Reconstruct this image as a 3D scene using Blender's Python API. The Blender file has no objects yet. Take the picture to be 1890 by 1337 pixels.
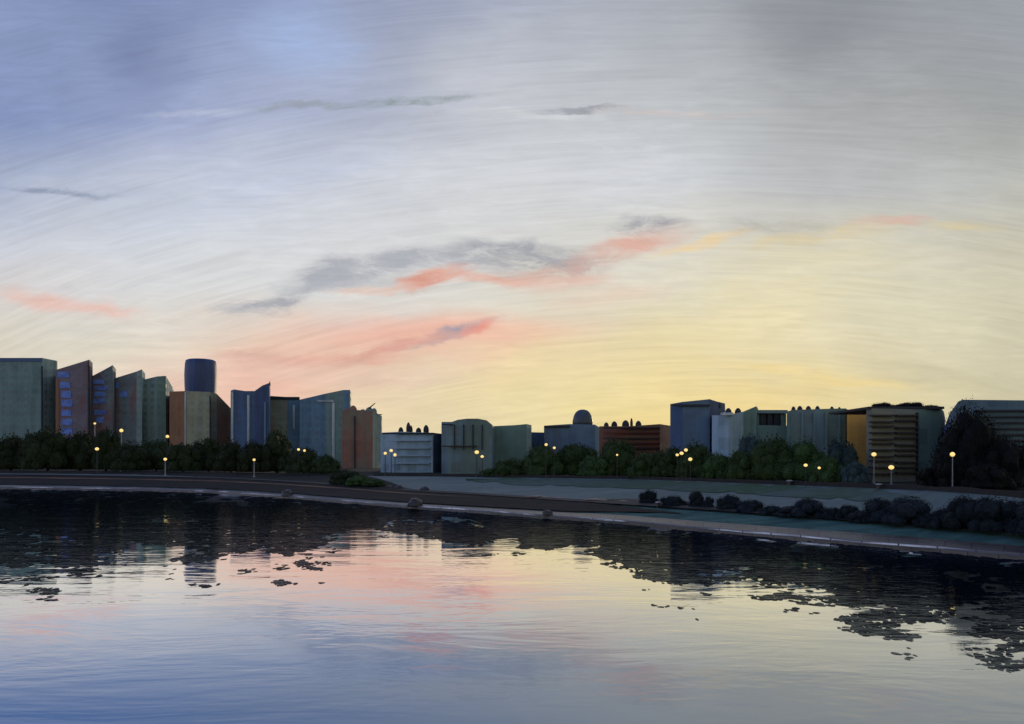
import bpy, bmesh, math, random
from mathutils import Vector, noise, Matrix
R = math.radians
sc = bpy.context.scene
col = sc.collection
random.seed(7)

# ------------------------------------------------------------------ camera
F = 1470.0          # focal length in source pixels (1890 wide)
HZ = 850.0          # horizon row
CAMH = 5.0
cd = bpy.data.cameras.new("camera")
cam = bpy.data.objects.new("camera", cd)
col.objects.link(cam)
cam.location = (0, 0, CAMH)
cam.rotation_euler = (R(90), 0, 0)
cd.sensor_width = 36
cd.lens = 36 * F / 1890
cd.shift_y = (HZ - 668.5) / 1890
cd.clip_end = 20000
sc.camera = cam
sc.view_settings.view_transform = 'Standard'
sc.view_settings.look = 'None'
sc.view_settings.exposure = 0
sc.cycles.max_bounces = 5
sc.cycles.caustics_reflective = False
sc.cycles.caustics_refractive = False

def X(px, D): return (px - 945) / F * D
def Z(py, D): return CAMH + (HZ - py) / F * D
def depth(py, z): return F * (CAMH - z) / (py - HZ)
def lin(c):
    out = []
    for v in c[:3]:
        v = v / 255.0
        out.append(v / 12.92 if v <= 0.04045 else ((v + 0.055) / 1.055) ** 2.4)
    return (*out, 1.0)
def interp(tab, x):
    if x <= tab[0][0]:
        a, b = tab[0], tab[1]
    elif x >= tab[-1][0]:
        a, b = tab[-2], tab[-1]
    else:
        for a, b in zip(tab, tab[1:]):
            if a[0] <= x <= b[0]: break
    t = (x - a[0]) / (b[0] - a[0])
    return tuple(p + (q - p) * t for p, q in zip(a[1:], b[1:]))

# ------------------------------------------------------------------ node helpers
class NT:
    def __init__(s, nt): s.nt = nt; s.n = nt.nodes; s.l = nt.links
    def new(s, t, **kw):
        n = s.n.new(t)
        for k, v in kw.items(): setattr(n, k, v)
        return n
    def plug(s, sock, v):
        if isinstance(v, bpy.types.NodeSocket): s.l.new(v, sock)
        elif v is not None: sock.default_value = v
    def math(s, op, a, b=None, c=None, clamp=False):
        n = s.new('ShaderNodeMath', operation=op, use_clamp=clamp)
        s.plug(n.inputs[0], a)
        if b is not None: s.plug(n.inputs[1], b)
        if c is not None: s.plug(n.inputs[2], c)
        return n.outputs[0]
    def mix(s, f, a, b, blend='MIX'):
        n = s.new('ShaderNodeMix', data_type='RGBA', blend_type=blend)
        s.plug(n.inputs[0], f); s.plug(n.inputs[6], a); s.plug(n.inputs[7], b)
        return n.outputs[2]
    def noise(s, vec, scale, detail=4, rough=.55, dist=0.0, color=False):
        n = s.new('ShaderNodeTexNoise')
        s.plug(n.inputs['Vector'], vec)
        n.inputs['Scale'].default_value = scale
        n.inputs['Detail'].default_value = detail
        n.inputs['Roughness'].default_value = rough
        n.inputs['Distortion'].default_value = dist
        return n.outputs['Color' if color else 'Fac']
    def mapping(s, vec, loc=(0,0,0), rot=(0,0,0), scale=(1,1,1), kind='POINT'):
        n = s.new('ShaderNodeMapping', vector_type=kind)
        s.plug(n.inputs[0], vec)
        n.inputs['Location'].default_value = loc
        n.inputs['Rotation'].default_value = rot
        n.inputs['Scale'].default_value = scale
        return n.outputs[0]
    def ramp(s, f, stops, interp_='LINEAR'):
        n = s.new('ShaderNodeValToRGB')
        cr = n.color_ramp; cr.interpolation = interp_
        while len(cr.elements) < len(stops): cr.elements.new(0.5)
        for e, (p, c) in zip(cr.elements, stops): e.position = p; e.color = c
        s.plug(n.inputs[0], f)
        return n.outputs[0]
    def maprange(s, v, a, b, c, d, smooth=True):
        n = s.new('ShaderNodeMapRange', interpolation_type='SMOOTHSTEP' if smooth else 'LINEAR')
        for i, q in enumerate((v, a, b, c, d)): s.plug(n.inputs[i], q)
        return n.outputs[0]

# ------------------------------------------------------------------ sky
SUN_AZ, SUN_EL = 17.0, 4.0
w = bpy.data.worlds.new("World"); sc.world = w; w.use_nodes = True
t = NT(w.node_tree)
for n in list(t.n): t.n.remove(n)
out = t.new('ShaderNodeOutputWorld'); bg = t.new('ShaderNodeBackground')
t.l.new(bg.outputs[0], out.inputs[0])
tc = t.new('ShaderNodeTexCoord')
sep = t.new('ShaderNodeSeparateXYZ'); t.l.new(tc.outputs['Generated'], sep.inputs[0])
az = t.math('ARCTAN2', sep.outputs[0], sep.outputs[1])
azc = t.math('MINIMUM', t.math('MAXIMUM', az, -0.72), 0.72)
el = t.math('ARCSINE', t.math('MINIMUM', t.math('MAXIMUM', sep.outputs[2], 0.0), 0.985))
u = t.math('TANGENT', azc)
v = t.math('DIVIDE', t.math('TANGENT', el), t.math('COSINE', azc))
cmb = t.new('ShaderNodeCombineXYZ'); t.plug(cmb.inputs[0], u); t.plug(cmb.inputs[1], v)
P0 = cmb.outputs[0]
# slow warp of the whole sky, so that no gradient is even
wn = t.noise(t.mapping(P0, scale=(1.6, 3.2, 1)), 2.2, 4, .6, color=True)
sub = t.new('ShaderNodeVectorMath', operation='SUBTRACT'); t.plug(sub.inputs[0], wn); sub.inputs[1].default_value = (.5, .5, .5)
scl = t.new('ShaderNodeVectorMath', operation='MULTIPLY'); t.plug(scl.inputs[0], sub.outputs[0]); scl.inputs[1].default_value = (.22, .10, 0)
add = t.new('ShaderNodeVectorMath', operation='ADD'); t.plug(add.inputs[0], P0); t.plug(add.inputs[1], scl.outputs[0])
P1 = add.outputs[0]
s1 = t.new('ShaderNodeSeparateXYZ'); t.plug(s1.inputs[0], P1)
u1, v1 = s1.outputs[0], s1.outputs[1]
XS = [0, 250, 500, 750, 1000, 1250, 1500, 1750, 1890]
ROWS = [
 (820, [(216,198,178),(220,194,172),(222,182,162),(216,202,166),(220,206,156),(226,202,132),(220,202,146),(198,190,156),(180,174,146)]),
 (720, [(216,202,182),(220,196,178),(224,182,164),(216,202,170),(220,207,164),(226,204,140),(218,204,158),(204,196,164),(190,184,156)]),
 (640, [(206,200,186),(208,204,188),(220,190,172),(220,190,172),(220,200,170),(218,206,168),(214,204,172),(204,198,170),(194,188,164)]),
 (550, [(200,194,192),(206,207,208),(206,206,204),(206,204,200),(212,206,190),(212,206,184),(210,204,180),(206,201,176),(198,193,170)]),
 (450, [(190,194,205),(198,202,208),(202,204,208),(202,203,205),(202,202,198),(206,202,190),(202,198,182),(198,194,176),(190,186,168)]),
 (330, [(158,168,192),(180,187,202),(188,194,208),(196,199,206),(200,202,206),(192,195,199),(180,182,184),(176,178,177),(176,177,172)]),
 (200, [(124,140,178),(138,150,186),(162,172,200),(172,176,188),(184,187,192),(182,185,188),(167,169,171),(150,152,153),(154,157,157)]),
 (40,  [(134,150,186),(118,130,166),(144,158,192),(148,156,180),(166,171,184),(162,166,172),(136,139,145),(148,152,158),(150,155,161)]),
 (-500,[(84,104,156),(84,104,156),(92,112,160),(100,116,158),(108,122,156),(112,122,150),(104,112,132),(106,114,130),(108,116,130)]),
]
U0, U1 = X(-150, 1), X(2040, 1)
uu = t.maprange(u1, U0, U1, 0, 1, smooth=False)
colr = None; prev = None
for py, cs in ROWS:
    stops = [((X(px, 1) - U0) / (U1 - U0), lin(c)) for px, c in zip(XS, cs)]
    c = t.ramp(uu, stops, 'B_SPLINE')
    if colr is None: colr = c
    else: colr = t.mix(t.maprange(v1, (HZ - prev) / F, (HZ - py) / F, 0, 1, smooth=False), colr, c)
    prev = py
# soft glow low on the horizon, and painted light and shadow patches high up
def blob(base, cx, cy, rx, ry, ang, c, k, vec, soft=1.0, tex=None):
    m = t.mapping(vec, loc=((cx - 945) / F, (HZ - cy) / F, 0), rot=(0, 0, R(ang)), scale=(rx / F, ry / F, 1), kind='TEXTURE')
    g = t.new('ShaderNodeTexGradient', gradient_type='SPHERICAL'); t.plug(g.inputs[0], m)
    f = t.maprange(g.outputs[1], 0, soft, 0, k)
    if tex is not None: f = t.math('MULTIPLY', f, tex, clamp=True)
    return t.mix(f, base, lin(c))
for b in [(1330,790,380,110,8,(228,198,128),.35),(1250,640,330,120,20,(224,208,156),.4),(540,700,260,70,4,(226,174,158),.5),
          (930,690,200,90,20,(228,206,140),.3),(800,622,420,60,2,(228,168,150),.68),(1130,540,150,40,10,(222,186,166),.35),(1700,690,240,60,-12,(160,156,136),.3),(1500,60,190,120,0,(124,126,132),.3),
          (560,60,150,110,0,(160,182,222),.5),(300,90,130,120,20,(104,116,154),.5),(900,170,220,150,0,(198,200,206),.4)]:
    colr = blob(colr, *b, P1)
# torn cloud wisps: coordinates warped at a finer scale
wn2 = t.noise(t.mapping(P0, rot=(0,0,R(-12)), scale=(3.2, 9, 1)), 3.0, 6, .62, .6, color=True)
sub2 = t.new('ShaderNodeVectorMath', operation='SUBTRACT'); t.plug(sub2.inputs[0], wn2); sub2.inputs[1].default_value = (.5, .5, .5)
scl2 = t.new('ShaderNodeVectorMath', operation='MULTIPLY'); t.plug(scl2.inputs[0], sub2.outputs[0]); scl2.inputs[1].default_value = (.075, .038, 0)
add2 = t.new('ShaderNodeVectorMath', operation='ADD'); t.plug(add2.inputs[0], P0); t.plug(add2.inputs[1], scl2.outputs[0])
P2 = add2.outputs[0]
GREY, DK, PINK, SAL = (164,166,174), (144,149,158), (208,168,154), (216,188,174)
CL = [(455,573,75,13,2,GREY,.9),(520,562,60,16,20,DK,.75),(600,514,100,36,18,GREY,1),(680,500,130,28,8,GREY,.9),(850,486,110,16,-6,GREY,.8),(1010,470,90,22,-14,GREY,.8),(770,474,110,20,2,GREY,.85),
      (930,468,110,24,-6,(140,144,154),.9),(1010,490,130,28,4,(158,156,160),.7),(790,518,95,17,12,(208,150,134),1),(900,520,130,12,-6,(214,170,154),.9),(690,534,90,9,6,SAL,.7),(1010,512,110,16,0,PINK,.9),
      (1090,484,110,20,16,(196,164,154),.8),(1050,520,120,12,10,SAL,.5),(1185,444,110,24,12,PINK,.95),(1205,414,90,15,3,(138,140,150),.85),
      (1290,452,110,10,14,(228,196,140),.6),(1430,424,150,18,0,(160,160,156),.6),(1500,440,160,12,8,(206,186,140),.6),(1650,409,80,11,5,PINK,.75),(1780,420,90,14,-6,(208,190,140),.5),
      (835,616,85,12,22,(150,146,158),1),(882,601,36,11,25,(226,146,128),.9),(740,640,150,11,12,(210,160,146),1),(590,664,190,13,2,(214,166,150),.95),
      (450,660,80,30,0,PINK,.75),(640,690,240,24,-4,SAL,.6),(120,562,150,20,-10,(220,184,174),.75),(70,545,60,16,-10,PINK,.45),(200,578,50,10,-6,(220,178,164),.7),
      (760,186,170,9,3,(128,140,142),.75),(560,194,110,8,2,(138,148,150),.6),(370,207,120,8,4,(176,184,204),.6),(1000,214,160,7,-2,(196,198,202),.8),
      (1250,206,180,7,0,(196,180,176),.6),(1060,205,90,5,2,(130,134,142),.6),(160,346,180,11,-3,(172,180,198),.75),(110,356,120,6,-2,(112,126,150),.6),
      (300,420,200,30,10,(196,202,214),.5),(1100,300,280,60,0,(202,204,208),.5),(500,330,300,50,14,(178,186,206),.5),(1450,520,260,90,14,(218,206,164),.4),
      (1120,760,150,10,-3,(226,210,150),.6),(1500,690,220,14,-6,(228,200,130),.5)]
CT = t.maprange(t.noise(t.mapping(P2, rot=(0,0,R(-10)), scale=(5, 16, 1)), 2.6, 6, .68, .5), .3, .62, .2, 1.25)
for b in CL: colr = blob(colr, b[0], b[1], b[2]*1.25, b[3]*1.45, *b[4:6], b[6]*.86, P2, soft=.8, tex=CT)
# fibrous cirrus grain, sweeping in long arcs around the glow
dx = t.math('MULTIPLY', t.math('SUBTRACT', u, X(1300, 1)), .5); dy = t.math('ADD', v, 0.32)
rad = t.math('SQRT', t.math('ADD', t.math('MULTIPLY', dx, dx), t.math('MULTIPLY', dy, dy)))
ang = t.math('ARCTAN2', dy, dx)
arc = t.new('ShaderNodeCombineXYZ'); t.plug(arc.inputs[0], t.math('MULTIPLY', rad, 95.0)); t.plug(arc.inputs[1], t.math('MULTIPLY', ang, 3.2))
g1 = t.noise(arc.outputs[0], 1.6, 6, .68, .35)
g2 = t.noise(t.mapping(P0, rot=(0,0,R(4)), scale=(5, 46, 1)), 2.4, 6, .65, .3)
g3 = t.noise(t.mapping(P0, rot=(0,0,R(-6)), scale=(2, 3.4, 1)), 3, 5, .6, .2)
gm = t.mix(t.maprange(g3, .42, .6, 0, 1), g1, g2)
gr = t.maprange(gm, .25, .75, .885, 1.10, smooth=False)
gl = t.maprange(g3, .25, .75, .93, 1.06, smooth=False)
gc = t.math('MULTIPLY', gr, gl)
vm = t.new('ShaderNodeVectorMath', operation='SCALE'); t.plug(vm.inputs[0], colr); t.plug(vm.inputs['Scale'], gc)
# brighter behind the viewer: unseen fill added to light the river-facing facades
rear_fill = t.maprange(sep.outputs[1], -0.35, 0.6, 1.35, 1.0)
vm2 = t.new('ShaderNodeVectorMath', operation='SCALE'); t.plug(vm2.inputs[0], vm.outputs[0]); t.plug(vm2.inputs['Scale'], rear_fill)
sky = t.new('ShaderNodeTexSky', sky_type='NISHITA'); sky.sun_disc = False
sky.sun_elevation = R(SUN_EL); sky.sun_rotation = R(SUN_AZ)
nb = t.new('ShaderNodeVectorMath', operation='SCALE'); t.plug(nb.inputs[0], sky.outputs[0]); nb.inputs['Scale'].default_value = 0.0006
fin = t.new('ShaderNodeVectorMath', operation='ADD'); t.plug(fin.inputs[0], vm2.outputs[0]); t.plug(fin.inputs[1], nb.outputs[0])
t.l.new(fin.outputs[0], bg.inputs[0]); bg.inputs[1].default_value = 1.14
try: w.cycles.sampling_method = 'MANUAL'; w.cycles.sample_map_resolution = 512
except Exception: pass

sl = bpy.data.lights.new("sun", 'SUN'); sl.energy = 0.9; sl.angle = R(1.5); sl.color = (1.0, .78, .52)
so = bpy.data.objects.new("sun", sl); col.objects.link(so)
d = Vector((math.sin(R(SUN_AZ)) * math.cos(R(SUN_EL)), math.cos(R(SUN_AZ)) * math.cos(R(SUN_EL)), math.sin(R(SUN_EL))))
so.rotation_euler = d.to_track_quat('Z', 'Y').to_euler(); so.location = d * 300

# ------------------------------------------------------------------ materials
def material(name):
    m = bpy.data.materials.new(name); m.use_nodes = True
    t = NT(m.node_tree)
    return m, t, t.n['Principled BSDF']
def mat_facade(name, c1, c2=None, win=.35, rough=.8, bay=3.4, floor=3.3, accent=None, acc=.0, glass=None, hstreak=False):
    """weathered render with faint rows of windows, UV in metres"""
    m, t, p = material(name)
    uv = t.new('ShaderNodeUVMap').outputs[0]
    c2 = c2 or tuple(x * .72 for x in c1)
    vs = t.noise(t.mapping(uv, scale=(.34, .03, 1)), 1.0, 5, .65, .4)
    hs = t.noise(t.mapping(uv, loc=(9, 4, 0), scale=(.05, .5, 1) if hstreak else (.12, .22, 1)), 1.0, 6, .7, .3)
    c = t.mix(t.maprange(vs, .36, .64, 0, 1), lin(c1), lin(c2))
    c = t.mix(t.maprange(hs, .35, .65, 0, .75 if hstreak else .5), c, lin(tuple(min(255, x * 1.32) for x in c2)))
    if accent:
        an = t.noise(t.mapping(uv, loc=(3, 7, 0), scale=(.16, .045, 1)), 1.0, 3, .6, .3)
        c = t.mix(t.maprange(an, .5 - acc * .25, .70 - acc * .25, 0, .6), c, lin(accent))
    # windows
    br = t.new('ShaderNodeTexBrick', offset=0.0)
    t.plug(br.inputs['Vector'], uv)
    br.inputs['Scale'].default_value = 1
    br.inputs['Mortar Size'].default_value = .85; br.inputs['Mortar Smooth'].default_value = .05
    br.inputs['Brick Width'].default_value = bay; br.inputs['Row Height'].default_value = floor
    br.inputs['Color1'].default_value = (1,1,1,1); br.inputs['Color2'].default_value = (.45,.45,.45,1); br.inputs['Mortar'].default_value = (0,0,0,1)
    wn = t.noise(t.mapping(uv, loc=(1, 2, 0), scale=(.09, .05, 1)), 1.0, 2, .5)
    wf = t.math('MULTIPLY', br.outputs[0], t.maprange(wn, .35, .62, .25, 1.0))
    wf = t.math('MULTIPLY', wf, win * 1.35)
    c = t.mix(wf, c, lin(glass or (26, 34, 44)))
    c = t.mix(1.0, c, (1.42,1.50,1.50,1), 'MULTIPLY')
    t.plug(p.inputs['Base Color'], c)
    p.inputs['Roughness'].default_value = rough
    t.plug(p.inputs['Roughness'], t.maprange(wf, 0, .5, rough, .35))
    b = t.new('ShaderNodeBump'); b.inputs['Strength'].default_value = .35; b.inputs['Distance'].default_value = .12
    t.plug(b.inputs['Height'], t.math('ADD', t.noise(uv, .9, 6, .7), t.math('MULTIPLY', wf, -2.0)))
    t.plug(p.inputs['Normal'], b.outputs[0])
    return m
def mat_rough(name, c1, c2, scale=1.0, rough=.85, bump=.3, spec=.3, stretch=(1,1,1)):
    m, t, p = material(name)
    o = t.new('ShaderNodeTexCoord').outputs['Object']
    n1 = t.noise(t.mapping(o, scale=stretch), scale, 6, .65, .3)
    c = t.mix(t.maprange(n1, .35, .65, 0, 1), lin(c1), lin(c2))
    n2 = t.noise(o, scale * 9, 3, .6)
    c = t.mix(t.maprange(n2, .3, .7, 0, .35), c, lin(tuple(x * .6 for x in c1)))
    t.plug(p.inputs['Base Color'], c); p.inputs['Roughness'].default_value = rough
    p.inputs['Specular IOR Level'].default_value = spec
    b = t.new('ShaderNodeBump'); b.inputs['Strength'].default_value = bump; b.inputs['Distance'].default_value = .1
    t.plug(b.inputs['Height'], t.math('ADD', n1, t.math('MULTIPLY', n2, .5))); t.plug(p.inputs['Normal'], b.outputs[0])
    return m
def mat_leaf(name, c1, c2, c3):
    m, t, p = material(name)
    o = t.new('ShaderNodeTexCoord').outputs['Object']
    ri = t.new('ShaderNodeObjectInfo')
    n1 = t.noise(o, 2.6, 3, .6); n2 = t.noise(o, 14, 3, .6)
    c = t.mix(t.maprange(n1, .38, .62, 0, 1), lin(c1), lin(c2))
    c = t.mix(t.maprange(n2, .5, .68, 0, .8), c, lin(c3))
    hs = t.new('ShaderNodeHueSaturation'); t.plug(hs.inputs['Color'], c)
    t.plug(hs.inputs['Value'], t.maprange(ri.outputs['Random'], 0, 1, .7, 1.3, smooth=False))
    t.plug(hs.inputs['Hue'], t.maprange(ri.outputs['Random'], 0, 1, .485, .515, smooth=False))
    t.plug(p.inputs['Base Color'], hs.outputs[0]); p.inputs['Roughness'].default_value = .7
    p.inputs['Specular IOR Level'].default_value = .15
    return m
M = {}
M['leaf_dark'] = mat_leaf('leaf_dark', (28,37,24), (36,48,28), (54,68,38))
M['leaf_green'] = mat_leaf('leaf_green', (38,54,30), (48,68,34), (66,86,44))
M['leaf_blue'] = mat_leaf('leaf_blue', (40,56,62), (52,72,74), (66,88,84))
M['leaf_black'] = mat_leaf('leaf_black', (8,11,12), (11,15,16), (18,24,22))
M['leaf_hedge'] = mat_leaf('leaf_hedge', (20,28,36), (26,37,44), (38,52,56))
M['bark'] = mat_rough('bark', (52,44,38), (36,32,30), 3, stretch=(3,3,.6))
M['quay_stone'] = mat_rough('quay_stone', (120,116,112), (84,80,80), .8, .6, .4, .5, (.3,1,1))
M['lip'] = mat_rough('lip', (240,240,238), (176,176,176), .7, .5, .4, .5, (.25,1,1))
def mat_stone(name, c1, c2, bw, bh, gap=.03, patchy=0.0, dark=(34,32,34)):
    m, t, p = material(name)
    uv = t.new('ShaderNodeUVMap').outputs[0]
    br = t.new('ShaderNodeTexBrick', offset=.5); t.plug(br.inputs['Vector'], uv)
    br.inputs['Scale'].default_value = 1; br.inputs['Mortar Size'].default_value = gap
    br.inputs['Brick Width'].default_value = bw; br.inputs['Row Height'].default_value = bh
    br.inputs['Color1'].default_value = lin(c1); br.inputs['Color2'].default_value = lin(c2); br.inputs['Mortar'].default_value = lin(dark)
    n1 = t.noise(t.mapping(uv, scale=(.35, 1.2, 1)), 1.0, 6, .7, .5)
    c = t.mix(t.maprange(n1, .42, .66, 0, .7), br.outputs[0], lin(tuple(x * .55 for x in c2)))
    if patchy:
        n2 = t.noise(t.mapping(uv, loc=(5, 3, 0), scale=(.09, .8, 1)), 1.0, 5, .65, .8)
        c = t.mix(t.maprange(n2, .40, .50, 0, patchy), c, lin(dark))
    t.plug(p.inputs['Base Color'], c); p.inputs['Roughness'].default_value = .45
    b = t.new('ShaderNodeBump'); b.inputs['Strength'].default_value = .7; b.inputs['Distance'].default_value = .05
    t.plug(b.inputs['Height'], t.math('SUBTRACT', n1, br.outputs[1])); t.plug(p.inputs['Normal'], b.outputs[0])
    return m
M['quay_stone'] = mat_stone('quay_stone', (100,95,92), (76,73,74), 1.5, .8)
M['lip'] = mat_stone('lip', (250,250,250), (222,222,224), 2.1, 3.0, .05, .92, (74,72,76))  # near-white stone broken by dark patches, painting the highlights along the edge
M['quay_dark'] = mat_rough('quay_dark', (42,34,34), (24,23,26), .25, .9, .4, .2, (.25,1,1))
M['quay_black'] = mat_rough('quay_black', (30,34,28), (22,22,24), .25, .9, .4, .2, (.25,1,1))
M['grass'] = mat_rough('grass', (86,122,116), (54,86,86), .5, .9, .8, .1, (.35,1,1))
M['road'] = mat_rough('road', (112,126,130), (84,106,106), .10, .7, .25, .3, (.25,1,1))
M['ground'] = mat_rough('ground', (52,58,52), (34,42,38), .05, .9, .3, .1)
M['wall_dark'] = mat_rough('wall_dark', (40,38,42), (26,26,30), .6, .7, .4, .4)
M['rock'] = mat_rough('rock', (44,42,46), (26,26,30), 2, .35, .8, .6)
M['pole_pale'] = mat_rough('pole_pale', (172,172,176), (110,112,120), 3, .45)
M['pole_dark'] = mat_rough('pole_dark', (64,66,70), (46,48,52), 3, .5)
M['hull'] = mat_rough('hull', (84,44,34), (48,28,26), 2, .35, .4, .5, (.4,1,1))
M['hull_top'] = mat_rough('hull_top', (214,206,198), (150,140,132), 2, .4)
m, t, p = material('lamp_glow')
p.inputs['Base Color'].default_value = (.9, .7, .3, 1)
p.inputs['Emission Color'].default_value = (1.0, .70, .22, 1); p.inputs['Emission Strength'].default_value = .95
M['glow'] = m

# ------------------------------------------------------------------ object helpers
def tag(o, label=None, cat=None, group=None, kind=None):
    if label: o['label'] = label
    if cat: o['category'] = cat
    if group: o['group'] = group
    if kind: o['kind'] = kind
    return o
def empty(name, loc):
    o = bpy.data.objects.new(name, None); o.location = loc; o.empty_display_size = .5
    col.objects.link(o); return o
def meshobj(name, verts, faces, mats, parent=None, loc=(0,0,0), fm=None, uvs=None, smooth=False):
    me = bpy.data.meshes.new(name)
    L = Vector(loc)
    me.from_pydata([tuple(Vector(v) - L) for v in verts], [], faces)
    for m in (mats if isinstance(mats, (list, tuple)) else [mats]): me.materials.append(m)
    if fm:
        for pl, k in zip(me.polygons, fm): pl.material_index = k
    if uvs is not None:
        ul = me.uv_layers.new(name='UVMap')
        for pl in me.polygons:
            for li in pl.loop_indices:
                ul.data[li].uv = uvs[pl.index][li - pl.loop_start]
    if smooth:
        for pl in me.polygons: pl.use_smooth = True
    me.update()
    o = bpy.data.objects.new(name, me); col.objects.link(o)
    if parent is not None: o.parent = parent       # parent sits unrotated at L
    else: o.location = L
    return o
class MB:
    def __init__(s): s.v = []; s.f = []
    def box(s, x0, x1, y0, y1, z0, z1, taper=0):
        b = len(s.v); tx = taper * (x1 - x0) / 2; ty = taper * (y1 - y0) / 2
        s.v += [(x0,y0,z0),(x1,y0,z0),(x1,y1,z0),(x0,y1,z0),(x0+tx,y0+ty,z1),(x1-tx,y0+ty,z1),(x1-tx,y1-ty,z1),(x0+tx,y1-ty,z1)]
        s.f += [tuple(b+i for i in q) for q in ((0,1,5,4),(1,2,6,5),(2,3,7,6),(3,0,4,7),(4,5,6,7),(3,2,1,0))]
        return s
    def lathe(s, cx, cy, prof, n=16, sy=1.0):
        b = len(s.v)
        for r, z in prof:
            for k in range(n):
                a = 2 * math.pi * k / n
                s.v.append((cx + r * math.cos(a), cy + r * sy * math.sin(a), z))
        for i in range(len(prof) - 1):
            for k in range(n):
                k2 = (k + 1) % n
                s.f.append((b+i*n+k, b+i*n+k2, b+(i+1)*n+k2, b+(i+1)*n+k))
        s.f.append(tuple(b + (len(prof)-1)*n + k for k in range(n)))
        s.f.append(tuple(b + k for k in reversed(range(n))))
        return s
    def tube(s, pts, r0, r1, n=7):
        b = len(s.v); m = len(pts)
        for i, pnt in enumerate(pts):
            pnt = Vector(pnt)
            dd = (Vector(pts[min(i+1, m-1)]) - Vector(pts[max(i-1, 0)])).normalized()
            a = dd.orthogonal().normalized(); c = dd.cross(a)
            r = r0 + (r1 - r0) * i / (m - 1)
            for k in range(n):
                th = 2 * math.pi * k / n
                s.v.append(tuple(pnt + a * r * math.cos(th) + c * r * math.sin(th)))
        for i in range(m - 1):
            for k in range(n):
                k2 = (k + 1) % n
                s.f.append((b+i*n+k, b+i*n+k2, b+(i+1)*n+k2, b+(i+1)*n+k))
        s.f.append(tuple(b + (m-1)*n + k for k in range(n)))
        return s
    def build(s, name, mat, parent=None, loc=(0,0,0), smooth=False):
        return meshobj(name, s.v, s.f, mat, parent, loc, smooth=smooth)

# ------------------------------------------------------------------ terrain lines  (px, row, height)
LA = [(-700,893,0),(48,902,0),(250,905,0),(400,910,0),(520,918,0),(640,928,0),(760,938,0),(860,945,0),(1000,956,0),(1150,967,0),(1300,981,0),(1450,994,0),(1560,1004,0),(1700,1016,0),(1845,1029,0),(1890,1033,0),(2300,1070,0)]
LC = [(-700,889,.3),(48,896,.5),(250,899,.5),(400,904,.5),(520,911,.5),(640,920,.45),(760,929,.4),(860,935,.4),(1000,943,.42),(1150,951,.45),(1300,963,.5),(1450,974,.5),(1560,982,.5),(1700,992,.5),(1845,1004,.5),(1890,1008,.5),(2300,1040,.5)]
LE = [(-700,873,2.2),(48,877,2.1),(250,880,2.0),(400,883,1.9),(520,889,1.7),(640,897,1.3),(760,907,.9),(860,913,.8),(1000,923,.8),(1150,933,.8),(1300,943,.9),(1450,955,.9),(1560,963,.9),(1700,974,.9),(1845,985,.9),(1890,989,.9),(2300,1020,.9)]
LF = [(-700,869,2.7),(48,871,2.5),(250,872,2.5),(400,874,2.5),(520,876,2.45),(640,878,2.4),(760,879,2.4),(860,880,2.45),(1000,882,2.5),(1150,884,2.55),(1300,889,2.65),(1450,895,2.7),(1560,899,2.75),(1700,905,2.8),(1845,915,2.85),(1890,919,2.85),(2300,945,2.9)]
LO = [(-700,868,1.2),(48,871,1.2),(250,872,1.2),(400,874,1.2),(520,876,1.2),(640,878,1.2),(760,879,1.2),(860,880,1.2),(1000,882,1.3),(1150,884,1.35),(1300,889,1.5),(1450,895,1.65),(1560,899,1.7),(1700,905,1.8),(1845,915,1.95),(1890,919,2.0),(2300,945,2.3)]
def rate(px):
    k = at(LF, px)[1] / at(LO, px)[1]
    return k * (1.0 if px < 1400 else .96)
def rate_b(px):
    return interp([(-900,1.0),(640,1.0),(720,.74),(900,.73),(1100,.77),(1230,.78),(1280,.74),(1460,.77),(1580,.78),(1660,.80),(1800,.80),(2400,.80)], px)[0]
def at(line, px, dy=0, dz=0):
    y, z = interp(line, px); D = depth(y + dy, z + dz) if dy else depth(y, z)
    return (X(px, D), D, z + dz)
cols = list(range(-700, 2301, 20))
def strip(name, rows, mat, jitter=0.0):
    """rows: functions px -> (x, y, z)"""
    V = []; Fc = []; n = len(cols)
    for ri, r in enumerate(rows):
        for px in cols:
            x, y, z = r(px)
            if 0 < ri < len(rows) - 1: z += jitter * noise.noise(Vector((x * .3, y * .3, 0)))
            V.append((x, y, z))
    for i in range(len(rows) - 1):
        for k in range(n - 1):
            Fc.append((i*n+k, i*n+k+1, (i+1)*n+k+1, (i+1)*n+k))
    su = [0.0]
    for k in range(1, n): su.append(su[-1] + (Vector(V[k]) - Vector(V[k-1])).length)
    rv = [0.0]
    for r_ in range(1, len(rows)): rv.append(rv[-1] + (Vector(V[r_*n+60]) - Vector(V[(r_-1)*n+60])).length)
    uvs = [[(su[k], rv[i]), (su[k+1], rv[i]), (su[k+1], rv[i+1]), (su[k], rv[i+1])] for i in range(len(rows)-1) for k in range(n-1)]
    o = meshobj(name, V, Fc, mat, uvs=uvs, smooth=True); tag(o, kind='structure'); return o
def lerp(a, b, s): return tuple(p + (q - p) * s for p, q in zip(a, b))
def wob(px, y): return .5 * noise.noise(Vector((px * .02, y, 3.3)))
def A_(px, z):
    x, y, _ = at(LA, px); y += wob(px, 0); return (x, y, z)
LIPW = .4
strip('quay_wall', [lambda px: A_(px, -1.2), lambda px: A_(px, .12)], M['quay_stone'])
strip('quay_edge', [lambda px: A_(px, .12), lambda px: (lambda a: (a[0], a[1] + .03, .24))(A_(px, 0)),
      lambda px: (lambda a: (a[0] * (1 + LIPW / a[1]), a[1] + LIPW, .27))(A_(px, 0))], M['lip'])
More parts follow.
